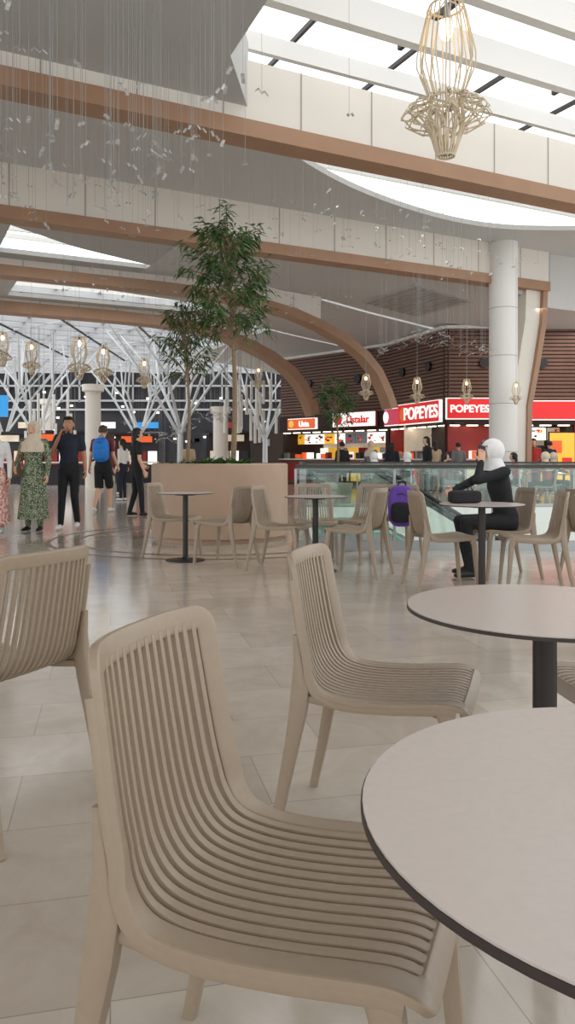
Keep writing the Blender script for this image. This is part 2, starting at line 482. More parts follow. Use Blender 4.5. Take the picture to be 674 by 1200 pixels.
for i in range(10):
    a=UV(-9+i*3.2,27.6,6.8); b=UV(-9+i*3.2+8,44,6.8)
    m.tube([a,b],.05,'pole',n=6)
    m.tube([UV(-9+i*3.2+8,27.6,6.8),UV(-9+i*3.2,44,6.8)],.04,'branch',n=6)
m.obj('window_4')
# ---------------------------------------------------------------- structural columns
m=MB(); p=V((5.9,21.0,0))
m.lathe([(.38,0),(.38,7.0)],p,'white',40)
for z in(1.3,2.6,3.9,5.2): m.lathe([(.383,z),(.383,z+.015)],p,'joint',40)
m.obj('round_column')
for (x,y,h) in((-7.6,30,4.0),(-2.7,31,3.2),(-12.5,40,4.2)):
    m=MB(); m.lathe([(.3,0),(.3,h-.3),(.42,h-.25),(.42,h)],(x,y,0),'fascia',28); m.obj('beige_column')
def tree_column(x,y,h0=2.4,h1=6.9,R=3.4):
    m=MB(); b=V((x,y,0))
    m.tube([b,b+V((0,0,h0))],[.15,.12],'branch',n=12)
    for i in range(6):
        a=2*pi*i/6+.3; d=V((math.cos(a),math.sin(a),0))
        k=b+V((0,0,h0-.3*(i%2))); mid=b+d*R*.45+V((0,0,h0+(h1-h0)*.5))
        m.tube([k,mid],[.075,.06],'branch',n=8)
        for da in(-.3,.3):
            d2=V((math.cos(a+da),math.sin(a+da),0)); m.tube([mid,b+d2*R+V((0,0,h1))],[.052,.04],'branch',n=8)
        m.tube([mid,b+d*R*.35+V((0,0,h1))],[.045,.035],'branch',n=8)
    m.obj('branching_column')
for x,y in((-4.75,34),(-12.4,38),(-1.2,41),(-8.5,44),(-17,46)): tree_column(x,y)
# ---------------------------------------------------------------- far wall with shops
m=MB()
m.box((-9,52,3.6),(46,.3,7.2),'dark')
x=-27
while x<5:
    w=random.uniform(1.6,3.4)
    m.box((x+w/2,51.8,1.5),(w-.3,.2,2.8),random.choice(['bright','dark','muted','brownd','dark','bright']))
    for j in range(5): m.box((x+random.uniform(.3,w-.2),51.65,random.uniform(.5,2.6)),(random.uniform(.2,.6),.1,random.uniform(.15,.5)),random.choice(['bright','muted','orsign','dark','muted','redwall','brownd','whsign']))
    if random.random()<.8: m.box((x+w/2,51.6,3.35),(w*.6,.15,.4),random.choice(['whsign','bright','muted','pink','blsign','whsign','redwall']))
    for j in range(5): m.box((x+random.uniform(.2,w),51.6,random.uniform(2.0,5.6)),(.16,.1,.1),'light')
    x+=w
for i in range(28):
    m.box((-26+i*1.2,51.7,6),(.09,.2,2.2),'branch')
for z in(4.4,5.0,6.0): m.box((-9,51.7,z),(46,.2,.12),'branch')
m.obj('wall_back')
m=MB(); m.box((-11.3,29,3.1),(1.4,.3,.8),'blsign'); m.box((-11.2,28.8,2.5),(.7,.1,.3),'whsign')
m.tube([(-11.3,29.1,0),(-11.3,29.1,2.8)],.08,'pole'); m.obj('blue_sign')
for (x,y,w,c) in((-9.6,33,2.6,'dark'),(-6.9,36,2.0,'dark'),(-2.5,33.9,1.8,'brownd'),(-12.6,34.5,2.4,'dark')):
    m=MB()
    m.box((x,y,1.1),(w,1.6,2.2),c); m.box((x,y-.85,2.0),(w*.7,.1,.28),random.choice(['bright','whsign','orsign']))
    m.box((x,y,2.25),(w+.3,1.9,.1),'pole')
    for j in range(4): m.box((x-w*.36+w*.24*j,y-.85,1.15),(w*.2,.08,.6),random.choice(['bright','whsign','dark','muted','redwall']))
    m.box((x,y-.9,.95),(w,.3,.06),'white')
    m.obj('kiosk')
# hanging tubes
for cx0,cy0,nn_,zl,zh in((-1.35,30,26,1.6,3.4),(-9.6,31,16,1.4,2.8)):
    m=MB()
    for i in range(nn_):
        x=cx0+random.uniform(-1.05,1.05); y=cy0+random.uniform(-1,1); z=random.uniform(zl,zh); h=random.uniform(.5,1.3)
        m.tube([(x,y,z),(x,y,z+h)],.06,'white',n=8); m.tube([(x,y,z+h),(x,y,6.4)],.008,'wire',n=3)
    m.obj('hanging_tube_sculpture')
# ---------------------------------------------------------------- food court facade
PA=[V((-.3,34.6)),V((3.93,30)),V((5.35,26)),V((9.7,26)),V((17,26.5))]
def seg(i,t,off=0,z=0):
    a,b=PA[i],PA[i+1]; d=(b-a).normalized(); n=V((d.y,-d.x))
    p=a+(b-a)*t+n*off; return V((p.x,p.y,z))
def syaw(i): d=PA[i+1]-PA[i]; return math.atan2(d.y,d.x)
def slen(i): return (PA[i+1]-PA[i]).length
m=MB()
for i in range(4):
    Ln=slen(i); y=syaw(i)
    m.box(seg(i,.5,-.12,4.25),(Ln+.1,.12,2.6),'brownd',yaw=y)
    for k in range(20): m.box(seg(i,.5,-.02,3.04+k*.128),(Ln,.06,.092),'brown',yaw=y)
    m.box(seg(i,.5,0,5.56),(Ln+.05,.3,.1),'white',yaw=y)
    m.box(seg(i,.5,-.1,2.62),(Ln,.3,.72),'brownd',yaw=y)
    for t in(.3,.75): m.tube([seg(i,t,.02,4.35),seg(i,t,.1,4.35)],.17,'blackr',n=20)
m.obj('wall_right')
m=MB()
for i in range(4):
    Ln=slen(i); y=syaw(i)
    m.box(seg(i,.5,-2.6,1.4),(Ln+2,.1,2.8),'bright',yaw=y)
    m.box(seg(i,.5,-.1,.55),(Ln*.96,.5,1.05),'counter',yaw=y)
    m.box(seg(i,.5,-.08,1.09),(Ln*.97,.6,.05),'white',yaw=y)
    m.box(seg(i,.5,-1.4,2.32),(Ln+.5,2.4,.05),'dark',yaw=y)
    nm=max(3,int(Ln/.62))
    for k in range(nm):
        t=(k+.5)/nm; c1=random.choice(['yel','whsign','muted','whsign','orsign','bright','whsign'])
        m.box(seg(i,t,-.9,1.98),(Ln/nm*.9,.06,.44),c1,yaw=y)
        for q in range(6): m.box(seg(i,t+random.uniform(-.32,.32)/nm,-.86,1.98+random.uniform(-.15,.15)),(random.uniform(.06,.16),.03,random.uniform(.03,.1)),random.choice(['dark','redsign','brownd','orsign','yel','redwall','muted']),yaw=y)
        m.box(seg(i,t,-2.4,1.35),(Ln/nm*.6,.2,.5),random.choice(['steel','redwall','whsign','dark','yel','steel']),yaw=y)
        m.box(seg(i,t,-.1,2.245),(Ln/nm*.6,.1,.03),'light',yaw=y)
        m.box(seg(i,t,.17,.55),(Ln/nm*.8,.03,.7),random.choice(['redwall','brown','bright','redsign','yel','dark']),yaw=y)
        for q in range(2): m.box(seg(i,t+random.uniform(-.3,.3)/nm,-.1+random.uniform(-.1,.1),1.22),(random.uniform(.12,.3),.25,random.uniform(.15,.35)),random.choice(['steel','dark','redwall','whsign','orsign']),yaw=y)
    for t in(0.02,.98): m.box(seg(i,t,-1.3,1.4),(.18,2.4,2.8),'redwall' if i%2 else 'brownd',yaw=y)
m.obj('food_counter')
def sign(i,t,w,h,z,k,txt,tk,off=.17,ts=.3,emblem=None,tx=0):
    y=syaw(i); m=MB(); m.box((0,0,0),(w,.14,h),k); m.box((0,.02,0),(w+.06,.12,h+.06),'whsign' if k!='whsign' else 'redwall')
    if emblem:
        m.ell((-w*.36,-.07,0),(h*.38,.03,h*.38),emblem,20,10)
    o=m.obj('restaurant_sign',loc=seg(i,t,off,z),yaw=y)
    if not txt: return
    cu=bpy.data.curves.new('sign_text','FONT'); cu.body=txt; cu.size=ts; cu.extrude=.015; cu.offset=.008
    cu.align_x='CENTER'; cu.align_y='CENTER'; cu.materials.append(M[tk])
    to=bpy.data.objects.new('sign_text',cu); COL.objects.link(to); to.parent=o; to.location=(tx,-.09,-.02); to.rotation_euler=(pi/2,0,0)
sign(0,.25,1.7,.42,2.62,'orsign','Usta','whsign',ts=.34,emblem='yel',tx=.2)
sign(0,.74,2.3,.56,2.7,'whsign','Ustalar','redsign',ts=.42,emblem='redsign',tx=.25)
sign(1,.16,1.1,.6,2.7,'pink','','whsign',emblem='whsign')
sign(1,.64,2.9,.7,2.74,'redsign','POPEYES','whsign',ts=.62,emblem='orsign',tx=.25)
sign(2,.175,1.5,.66,2.80,'redsign','POPEYES','whsign',ts=.34)
sign(2,.80,1.9,.6,2.74,'redsign','','whsign')
sign(3,.25,2.6,.62,2.72,'orsign','','whsign')
m=MB()
m.box((8.9,24.9,1.15),(.8,.06,1.6),'yel'); m.box((8.9,24.93,1.15),(.87,.06,1.68),'pole'); m.box((8.9,24.9,.17),(.5,.4,.34),'pole')
m.box((8.7,24.85,1.5),(.35,.04,.4),'orsign'); m.box((9.05,24.85,.95),(.3,.04,.4),'redsign'); m.box((8.75,24.85,.75),(.3,.04,.25),'whsign')
m.obj('menu_board_stand')
# ---------------------------------------------------------------- balustrades
def rail(name,a,b,step=1.25):
    a=V(a);b=V(b);d=b-a;L=d.length;d.normalize();yaw=math.atan2(d.y,d.x);m=MB();n=max(1,round(L/step))
    c=(a+b)/2
    m.box((c.x,c.y,1.03),(L,.07,.045),'darkrail',yaw=yaw)
    m.box((c.x,c.y,.06),(L,.06,.12),'steel',yaw=yaw)
    for i in range(n):
        p=a+d*(L*(i+.5)/n); m.box((p.x,p.y,.57),(L/n-.025,.014,.88),'glass',yaw=yaw)
        m.box((p.x,p.y,.998),(L/n-.03,.018,.012),'green',yaw=yaw)
    for i in range(n+1):
        p=a+d*(L*i/n); m.box((p.x,p.y,.5),(.03,.05,1.0),'steel',yaw=yaw)
    return m.obj(name)
rail('glass_balustrade',(VX0-.25,VY0-.08),(11,VY0-.08))
rail('glass_balustrade',(VX0,VY1+.1),(16,VY1+.1))
rail('glass_balustrade',(VX0-.06,12.9),(VX0-.06,VY1))
# escalator
def esc(y0):
    m=MB()
    y=y0
    top=V((.4,y,0)); e1=V((1.4,y,0)); e2=V((7.6,y,-3.8)); e3=V((8.8,y,-3.8))
    for yy in(y,y+1.05):
        o=V((0,yy-y,0))
        hr=[top+o+V((0,0,.95)),e1+o+V((0,0,.95)),e2+o+V((0,0,.95)),e3+o+V((0,0,.95))]
        m.tube(hr,(.03,.04),'blackr',n=8,ref=V((0,0,1)))
        for a,b in zip([top,e1,e2],[e1,e2,e3]):
            m.poly([a+o+V((0,0,.08)),b+o+V((0,0,.08)),b+o+V((0,0,.93)),a+o+V((0,0,.93))],'glass')
            m.poly([a+o+V((0,.0,-.35)),b+o+V((0,0,-.35)),b+o+V((0,0,.1)),a+o+V((0,0,.1))],'steel')
            m.tube([a+o+V((0,0,.1)),b+o+V((0,0,.1))],.025,'green',n=6)
    for i in range(24):
        p=e1.lerp(e2,(i+.5)/24); m.box(p+V((0,.52,0)),(.27,1.0,.17),'steel')
    m.box(top.lerp(e1,.5)+V((0,.52,-.05)),(1.0,1.0,.1),'steel')
    m.poly([top+V((0,0,-.35)),e1+V((0,0,-.35)),e1+V((0,1.05,-.35)),top+V((0,1.05,-.35))],'white')
    m.poly([e1+V((0,0,-.35)),e2+V((0,0,-.35)),e2+V((0,1.05,-.35)),e1+V((0,1.05,-.35))],'white')
    m.obj('escalator')
esc(10.7); esc(12.0)
# ---------------------------------------------------------------- planter and trees
m=MB()
m.lathe([(.90,0),(.90,.06),(.96,.07),(.96,1.04),(.94,1.06),(.88,1.06),(.88,.95)],(cx,cy,0),'wood',72)
m.lathe([(0.01,.97),(.89,.96)],(cx,cy,0),'soil',40,cap=False)
PL=m.obj('round_planter')
def leafquad(m,p,d,L,w,k):
    d=d.normalized(); s=d.cross(V((0,0,1)))
    if s.length<.1: s=V((1,0,0))
    s.normalize(); s=(s+V((random.uniform(-.5,.5),random.uniform(-.5,.5),random.uniform(-.5,.5)))).normalized()
    b=len(m.v); mid=p+d*L*.45; tip=p+d*L+V((0,0,-L*.25))
    m.v+=[p,mid+s*w,tip,mid-s*w]; m.face([b,b+1,b+2,b+3],k)
def tree(name,base,top,crown_lo,crad,nb,nl,k,LL=.16,tr=.04,lean=(0,0),seed=1):
    random.seed(seed)
    m=MB(); base=V(base)
    H=top-base.z
    def tp(f): return base+V((lean[0]*f+.04*math.sin(f*5),lean[1]*f+.03*math.cos(f*4),H*f))
    m.tube([tp(i/10) for i in range(10)],[tr*(1-.07*i) for i in range(10)],'trunk',n=8)
    f0=(crown_lo-base.z)/H
    for i in range(nb):
        f=f0+(1-f0)*((i+.5)/nb)**.85*.97
        a=i*2.399+random.uniform(-.4,.4)
        rel=(f-f0)/(1-f0)
        rr=crad*(.45+.75*math.sin(pi*min(1,rel*.8+.18)))*random.uniform(.6,1.05)
        st=tp(max(.05,f-.10)); en=tp(f)+V((math.cos(a)*rr,math.sin(a)*rr,random.uniform(-.1,.2)))
        md=(st+en)/2+V((0,0,.08)); pts=[st,md,en,en+V((math.cos(a)*.06,math.sin(a)*.06,-.06))]
        m.tube(pts,[.012,.008,.005,.003],'trunk',n=4)
        for j in range(nl):
            t=random.uniform(.35,1.0); p=(st.lerp(md,t*2) if t<.5 else md.lerp(en,t*2-1))+V((random.gauss(0,.05),random.gauss(0,.05),random.gauss(0,.04)))
            aa=a+random.uniform(-1.5,1.5); d=V((math.cos(aa),math.sin(aa),random.uniform(-1.0,.5)))
            leafquad(m,p,d,LL*random.uniform(.6,1.2),LL*.085,random.choice([k,k,'leafd' if k=='leaf' else 'leaf']))
    return m.obj(name,60)
tree('bamboo_tree',(cx+.18,cy-.05,.965),4.52,2.95,.64,58,32,'leaf',.2,.042,(-.02,0),3)
tree('bamboo_tree',(cx-.52,cy+.3,.965),3.4,2.4,.40,34,24,'leafd',.16,.03,(.0,.1),5)
tree('bamboo_tree',(1.25,19.5,.42),3.1,2.1,.5,34,24,'leafd',.2,.04,(0,0),9)
random.seed(21)
m=MB()
for i in range(46):
    a=random.uniform(0,2*pi); r=random.uniform(0,.75); p=V((cx+r*math.cos(a),cy+r*math.sin(a),.966))
    n=random.randint(4,7); s=random.uniform(.15,.33)
    for j in range(n):
        b=random.uniform(0,2*pi); leafquad(m,p,V((math.cos(b)*.8,math.sin(b)*.8,random.uniform(.4,1.4))),s,s*.16,random.choice(['leaf','leafd']))
m.obj('planter_shrubs',60)
m=MB(); m.lathe([(.35,0),(.42,.5),(.38,.5),(.38,.42)],(1.25,19.5,0),'fascia',30); m.obj('tree_pot')
# ---------------------------------------------------------------- pendant lamps
def lamp(x,y,zt,sc,ceilz,n=18,full=False):
    m=MB(); A=[(.12,0),(.135,-.03),(.205,-.33),(.208,-.42),(.115,-.66),(.13,-.80),(.085,-1.0),(.06,-1.07)]
    B=[(.10,-.62),(.13,-.675),(.29,-.74),(.32,-.785),(.235,-.84),(.13,-.87),(.09,-.98),(.045,-1.05)]
    rr=.0055 if full else .010
    for i in range(n):
        a=2*pi*i/n; sh=(.07 if i%2 else -.07); hh=1 if i%2 else .88
        tw=[0,0,sh,sh,0,sh,0,0]
        m.tube([((r*hh if 1<j<4 else r)*math.cos(a+t),(r*hh if 1<j<4 else r)*math.sin(a+t),z) for j,((r,z),t) in enumerate(zip(A,tw))],rr,'rod',n=5)
        for dz,fr in((0,1),(.045,.82)):
            sh2=.2 if i%2 else -.2
            tw=[sh2,0,sh2,sh2,-sh2,0,sh2,0]
            m.tube([(r*(fr if 1<j<5 else 1)*math.cos(a+t),r*(fr if 1<j<5 else 1)*math.sin(a+t),z+dz*(1 if 1<j<5 else 0)) for j,((r,z),t) in enumerate(zip(B,tw))],rr,'rod',n=5)
    for r,z in((.12,0),(.115,-.66),(.06,-1.065)):
        m.tube([(r*math.cos(2*pi*j/24),r*math.sin(2*pi*j/24),z) for j in range(24)],.008,'rod',n=5,closed=True)
    for j in range(3): m.tube([(.12*math.cos(j*2.09),.12*math.sin(j*2.09),0),(0,0,.06)],.005,'rod',n=4)
    m.ell((0,0,-.16),(.05,.05,.08),'bulb')
    m.tube([(0,0,-.12),(0,0,-.02),(0,0,.06)],[.022,.022,.006],'steel',n=8)
    m.tube([(0,0,.05),(0,0,(ceilz-zt)/sc)],.004/sc*1.2,'wire',n=4)
    o=m.obj('pendant_lamp',60,loc=(x,y,zt)); o.scale=(sc,)*3
    return o
lamp((523-337)/900*5.5,5.5,4.36,1.0,7.2,n=24,full=True)
for px,py,h,d in((3,410,40,22),(37,420,38,23),(93,420,50,22),(121,427,42,24),(169,438,34,25),(303,443,26,27),(429,454,30,21),(489,458,30,20.5),(547,459,28,20),(605,461,26,20.2)):
    sc=h/900*d/1.07
    lamp((px-337)/900*d,d,1.13+(537-py+h/2)/900*d,sc,6.4,n=12)
# ---------------------------------------------------------------- suspended mobiles
def mobile(name,n,pos,zend,zc,leaf=.11,wr=.0035):
    m=MB()
    for i in range(n):
        x,y=pos(i); z=zend(x,y)
        p=V((x,y,z)); m.tube([p,V((x,y,zc))],wr,'wire',n=3,caps=False)
        a=random.uniform(0,2*pi)
        d=V((math.cos(a),math.sin(a),random.uniform(-.4,.4)))
        s=V((-d.y,d.x,0)).normalized()*.018
        L=leaf*random.uniform(.7,1.3)
        b=len(m.v); q=[p-d*L*.5,p-d*L*.2+V((0,0,.03)),p,p+d*L*.25+V((0,0,.035)),p+d*L*.5]
        for t in q: m.v+=[t+s,t-s]
        for j in range(4): m.face([b+2*j,b+2*j+1,b+2*j+3,b+2*j+2],'silver')
    return m.obj(name,60)
def posA(i):
    c=random.choice([-2.6,-1.9,-1.3,-.7,.1,.9,1.7])
    u=random.gauss(c,.5)+1.2; v=random.uniform(6.6,10.3); p=UV(u,v,0); return p.x,p.y
mobile('suspended_leaf_mobile',230,posA,lambda x,y:4.55+.35*math.sin(x*1.7+y)+random.uniform(-.25,.45),6.4,.13,.0026)
def posB(i): p=UV(random.uniform(1,13.5),random.uniform(12.6,15.8),0); return p.x,p.y
mobile('suspended_leaf_mobile',150,posB,lambda x,y:5.85+.25*math.sin(x*.9)+random.uniform(-.2,.3),7.0,.14,.0025)
def posC(i): return random.uniform(2.4,5.3),random.uniform(19,21)
mobile('suspended_leaf_mobile',90,posC,lambda x,y:4.1+.16*math.sin(x*2.2)+random.uniform(-.08,.12),5.9,.3,.0018)
def posD(i): return random.uniform(-4.4,-1.6),random.uniform(20,23)
mobile('suspended_leaf_mobile',70,posD,lambda x,y:2.0+.3*math.sin(x*2.2)+random.uniform(-.1,.15),6.4,.3,.0018)
def posE(i): p=UV(random.uniform(3.5,11),random.uniform(17,21),0); return p.x,p.y
mobile('suspended_leaf_mobile',80,posE,lambda x,y:5.3+random.uniform(-.4,.4),6.4,.13,.0025)
# ---------------------------------------------------------------- people
def remesh(mb,vox):
    o=mb.obj('tmp'); md=o.modifiers.new('r','REMESH'); md.mode='VOXEL'; md.voxel_size=vox
    sm=o.modifiers.new('s','SMOOTH'); sm.factor=.5; sm.iterations=2
    dg=bpy.context.evaluated_depsgraph_get(); dg.update()
    ev=o.evaluated_get(dg); me=bpy.data.meshes.new_from_object(ev)
    vs=[v.co.copy() for v in me.vertices]; fs=[list(p.vertices) for p in me.polygons]
    bpy.data.objects.remove(o,do_unlink=True); bpy.data.meshes.remove(me)
    return vs,fs
def person(name,loc,yaw,H=1.7,pose={},O={},vox=.014,detail=True):
    k=H/1.7
    lean=pose.get('lean',0); pel=V(pose.get('pelvis',(0,0,.93)))
    RL=Matrix.Rotation(-lean,3,'X')
    def T(x,y,z): return pel+RL@V((x,y,z-.93))
    J={}
    for s,n in((1,'R'),(-1,'L')):
        J['sh'+n]=T(s*.175,-.005,1.40)
        J['el'+n]=V(pose.get('el'+n,T(s*.225,-.03,1.12))); J['wr'+n]=V(pose.get('wr'+n,T(s*.245,.06,.88)))
        J['hip'+n]=pel+V((s*.085,0,-.04))
        J['kn'+n]=V(pose.get('kn'+n,(s*.095,.015,.49))); J['an'+n]=V(pose.get('an'+n,(s*.1,-.01,.085)))
        J['toe'+n]=V(pose.get('toe'+n,J['an'+n]+V((s*.02,.15,-.055))))
    shirt=O.get('shirt','black'); pants=O.get('pants','black'); skin=O.get('skin','skinA'); shoe=O.get('shoe','shoe')
    X=V((1,0,0)); segs=[]
    def seg_(pts,rad,mt): segs.append(([V(p)*k for p in pts],[tuple(a*k for a in r) if isinstance(r,tuple) else (r*k,r*k) for r in rad],mt))
    seg_([T(0,0,.87),T(0,0,.95),T(0,0,1.0)],[(.145,.105),(.16,.115),(.15,.105)],pants)
    seg_([T(0,0,.98),T(0,.005,1.10),T(0,.01,1.25),T(0,0,1.35),T(0,-.01,1.40)],[(.15,.108),(.135,.098),(.16,.112),(.155,.098),(.11,.07)],shirt)
    seg_([T(0,-.012,1.42),T(0,.0,1.50)],[(.055,.055),(.05,.052)],skin)
    for n,s in(('R',1),('L',-1)):
        seg_([T(s*.07,-.005,1.385),J['sh'+n]],[.06,.056],shirt)
        a,b,c=J['sh'+n],J['el'+n],J['wr'+n]
        if O.get('sleeve','short')=='short':
            seg_([a,a.lerp(b,.62)],[.056,.053],shirt); seg_([a.lerp(b,.5),b],[.043,.038],skin); seg_([b,c],[.038,.026],skin)
        else:
            seg_([a,b],[.056,.046],shirt); seg_([b,c],[.045,.034],shirt)
        hp,kn,an=J['hip'+n],J['kn'+n],J['an'+n]
        lt=O.get('legs','long')
        if lt=='shorts':
            seg_([hp,kn+V((0,0,.03))],[.09,.082],pants); seg_([kn+V((0,0,.02)),kn.lerp(an,.3),an],[.052,.055,.036],skin)
        else:
            seg_([hp,kn],[.088,.062],pants); seg_([kn,kn.lerp(an,.3),an+V((0,0,.01))],[.06,.058,.046],pants)
        toe=J['toe'+n]; hl=an+V((0,-.035,-.045))
        seg_([hl,an.lerp(toe,.5)+V((0,0,-.018)),toe],[(.034,.036),(.04,.034),(.036,.022)],shoe)
    # head
    hd=T(*pose.get('headoff',(0,.02,1.60))); HR=Matrix.Rotation(pose.get('hyaw',0),3,'Z')@Matrix.Rotation(-pose.get('hpitch',0)-lean*.3,3,'X')
    def HP(x,y,z): return (hd+HR@V((x,y,z)))*k
    b=MB()
    for pts,rad,mt in segs: b.tube(pts,rad,mt,n=14,ref=X,round_caps=True)
    hs=[((0,-.005,.01),(.076,.095,.098)),((0,.03,-.055),(.056,.058,.062)),((0,.1,-.022),(.014,.02,.026)),((0,.085,.02),(.05,.02,.02)),((.078,-.005,-.015),(.012,.02,.03)),((-.078,-.005,-.015),(.012,.02,.03))]
    for c,r in hs: b.ell(HP(*c),tuple(x*k for x in r),skin,16,12,R=HR)
    vs,fs=remesh(b,vox*k)
    m=MB(); base=0; m.v=[v.copy() for v in vs]
    hk=hd*k
    def near(p):
        best=1e9;bm=skin
        for pts,rad,mt in segs:
            for i in range(len(pts)-1):
                a,c=pts[i],pts[i+1]; d=c-a; L2=d.length_squared
                t=max(0,min(1,(p-a).dot(d)/L2)) if L2>0 else 0
                r=((rad[i][0]+rad[i][1])*(1-t)+(rad[i+1][0]+rad[i+1][1])*t)/2
                q=(p-(a+d*t)).length/r
                if q<best: best=q;bm=mt
        q=(p-hk).length/(.1*k)
        if q<best: bm=skin
        return bm
    for f in fs:
        c=sum((vs[i] for i in f),V())/len(f); m.face(f,near(c))
    # hands
    for n,s in(('R',1),('L',-1)):
        w=J['wr'+n]*k; d=((J['wr'+n]-J['el'+n]).normalized())
        if 'hd'+n in pose: d=V(pose['hd'+n]).normalized()
        inward=V((-s,0,0)); inward=(inward-d*inward.dot(d))
        if inward.length<.2: inward=V((0,1,0))-d*d.y
        inward.normalize(); side=d.cross(inward).normalized()
        if side.y<0: side=-side
        m.tube([w-d*.01*k,w+d*.03*k,w+d*.085*k],[(.026*k,.016*k),(.038*k,.016*k),(.038*k,.013*k)],skin,n=10,ref=side,round_caps=True)
        for i,(o,L) in enumerate(((.029,.07),(.010,.078),(-.010,.072),(-.029,.056))):
            p0=w+d*.08*k+side*o*k; c1=.35;c2=.8
            p1=p0+(d*math.cos(c1*.6)+inward*math.sin(c1*.6))*L*.42*k
            p2=p1+(d*math.cos(c2)+inward*math.sin(c2))*L*.33*k
            p3=p2+(d*math.cos(1.2)+inward*math.sin(1.2))*L*.27*k
            m.tube([p0,p1,p2,p3],[.0095*k,.009*k,.008*k,.0065*k],skin,n=6,round_caps=True)
        p0=w+d*.03*k+side*.03*k; p1=p0+(side*.7+d*.6+inward*.3)*.035*k; p2=p1+(side*.3+d*.9+inward*.4)*.03*k
        m.tube([p0,p1,p2],[.012*k,.011*k,.008*k],skin,n=6,round_caps=True)
        if pose.get('phone')==n:
            zax=d; xax=side; yax=inward
            R=Matrix((xax,yax,zax)).transposed()
            m.box(w+d*.09*k+inward*.026*k,(.072,.009,.15),'blackr',R=R)
    # face details
    if detail:
        for s in(-1,1):
            m.ell(HP(s*.030,.082,-.006),(.014*k,.010*k,.009*k),'eyew',8,6,R=HR); m.ell(HP(s*.030,.0905,-.006),(.007*k,.005*k,.007*k),'eyed',8,6,R=HR)
            m.tube([HP(s*.014,.095,.018),HP(s*.03,.094,.023),HP(s*.047,.083,.016)],.004*k,O.get('brow','hair'),n=5)
        m.ell(HP(0,.087,-.062),(.024*k,.009*k,.008*k),'lip',10,6,R=HR)
    hr=O.get('hair','short'); hm=O.get('hairm','hair')
    if hr=='short':
        m.ell(HP(0,-.012,.018),(.087*k,.105*k,.108*k),hm,20,14,R=HR,keep=lambda d:not((d.y>.28 and d.z<.42) or d.z<-.45 or (d.z<-.02 and d.y>-.12)))
        for i in range(7): m.ell(HP(-.05+i*.0165,.07-.0*i,.098-abs(i-3)*.004),(.018*k,.03*k,.02*k),hm,8,6,R=HR)
    elif hr=='long':
        m.ell(HP(0,-.012,.018),(.09*k,.108*k,.11*k),hm,20,14,R=HR,keep=lambda d:not(d.y>.28 and d.z<.45))
        m.tube([HP(0,-.05,.02),HP(0,-.075,-.09),HP(0,-.08,-.2)],[(.085*k,.05*k),(.085*k,.045*k),(.06*k,.025*k)],hm,n=14,ref=X,round_caps=True)
    elif hr in('hijab',):
        cm=O.get('scarf','cream')
        m.ell(HP(0,-.018,.012),(.096*k,.118*k,.122*k),cm,24,18,R=HR,keep=lambda d:not(d.y>.55 and abs(d.x)<.62 and -.72<d.z<.52))
        ring=[]
        for j in range(20):
            a=2*pi*j/20; ring.append(HP(.062*math.cos(a),.062,-.012+.082*math.sin(a)))
        m.tube(ring,.013*k,cm,n=7,closed=True)
        N=32; prof=[(.075,.085,-.06,0),(.085,.09,-.12,0),(.13,.115,-.17,.004),(.185,.135,-.215,.008),(.20,.15,-.30,.012),(.185,.155,-.36,.014)]
        if O.get('shortscarf'): prof=[(.078,.09,-.06,0),(.086,.095,-.11,0),(.10,.105,-.15,.004),(.135,.12,-.19,.006)]
        bb=len(m.v)
        for (rx,ry,dz,rp) in prof:
            for j in range(N):
                a=2*pi*j/N; w=1+rp*7*math.sin(a*7+dz*9)
                p=T(0,0,1.60+dz) if dz<-.1 else hd+V((0,-.01,dz))
                m.v.append((p+V((rx*w*math.cos(a),ry*w*math.sin(a)+(.015 if dz<-.1 else 0),0)))*k)
        for i in range(len(prof)-1):
            for j in range(N): m.face([bb+i*N+j,bb+i*N+(j+1)%N,bb+(i+1)*N+(j+1)%N,bb+(i+1)*N+j],cm)
    if O.get('skirt'):
        sk=O['skirt']; N=40; z1=O.get('hem',.14); top=O.get('skirt_top',1.04)
        bb=len(m.v); R_=9
        for i in range(R_):
            f=i/(R_-1); z=top+(z1-top)*f; rx=.142+.10*f**.8+.02*math.sin(pi*min(1,f*2)); ry=.112+.11*f**.9
            for j in range(N):
                a=2*pi*j/N; w=1+.07*f*math.sin(a*8+1.3)
                m.v.append(V((rx*w*math.cos(a),ry*w*math.sin(a)+.02*f,z))*k)
        for i in range(R_-1):
            for j in range(N): m.face([bb+i*N+j,bb+i*N+(j+1)%N,bb+(i+1)*N+(j+1)%N,bb+(i+1)*N+j],sk)
    if O.get('bag'):
        m.ell(V((.27,.06,.98))*k,(.05,.15,.12),O['bag'],16,10,e=.6)
        m.tube([V((.25,.12,1.08))*k,V((.17,.125,1.3))*k,V((.1,.06,1.46))*k,V((.14,-.12,1.3))*k,V((.25,-.04,1.08))*k],(.014,.004),O['bag'],n=6)
    return m.obj(name,70,loc=loc,yaw=yaw)
def backpack(name,loc,yaw,c1,c2,sc=1.0,straps=True):
    m=MB()
    m.ell((0,0,0),(.16*sc,.10*sc,.24*sc),c1,20,16,e=.65)
    m.ell((0,-.09*sc,-.07*sc),(.125*sc,.05*sc,.12*sc),c2,16,10,e=.6)
    m.tube([(-.05*sc,.02,.23*sc),(-.03*sc,.02,.28*sc),(.03*sc,.02,.28*sc),(.05*sc,.02,.23*sc)],.01,c2,n=6)
    m.tube([(-.15*sc,-.05,.1*sc),(0,-.105*sc,.15*sc),(.15*sc,-.05,.1*sc)],.006,'blackr',n=5)
    if straps:
        for s in(-1,1): m.tube([(s*.09*sc,.07,.2*sc),(s*.10*sc,.16,.24*sc),(s*.115*sc,.29,.14*sc),(s*.13*sc,.25,-.02*sc),(s*.14*sc,.08,-.16*sc)],(.02,.006),c2,n=6,ref=V((1,0,0)))
    return m.obj(name,50,loc=loc,yaw=yaw)
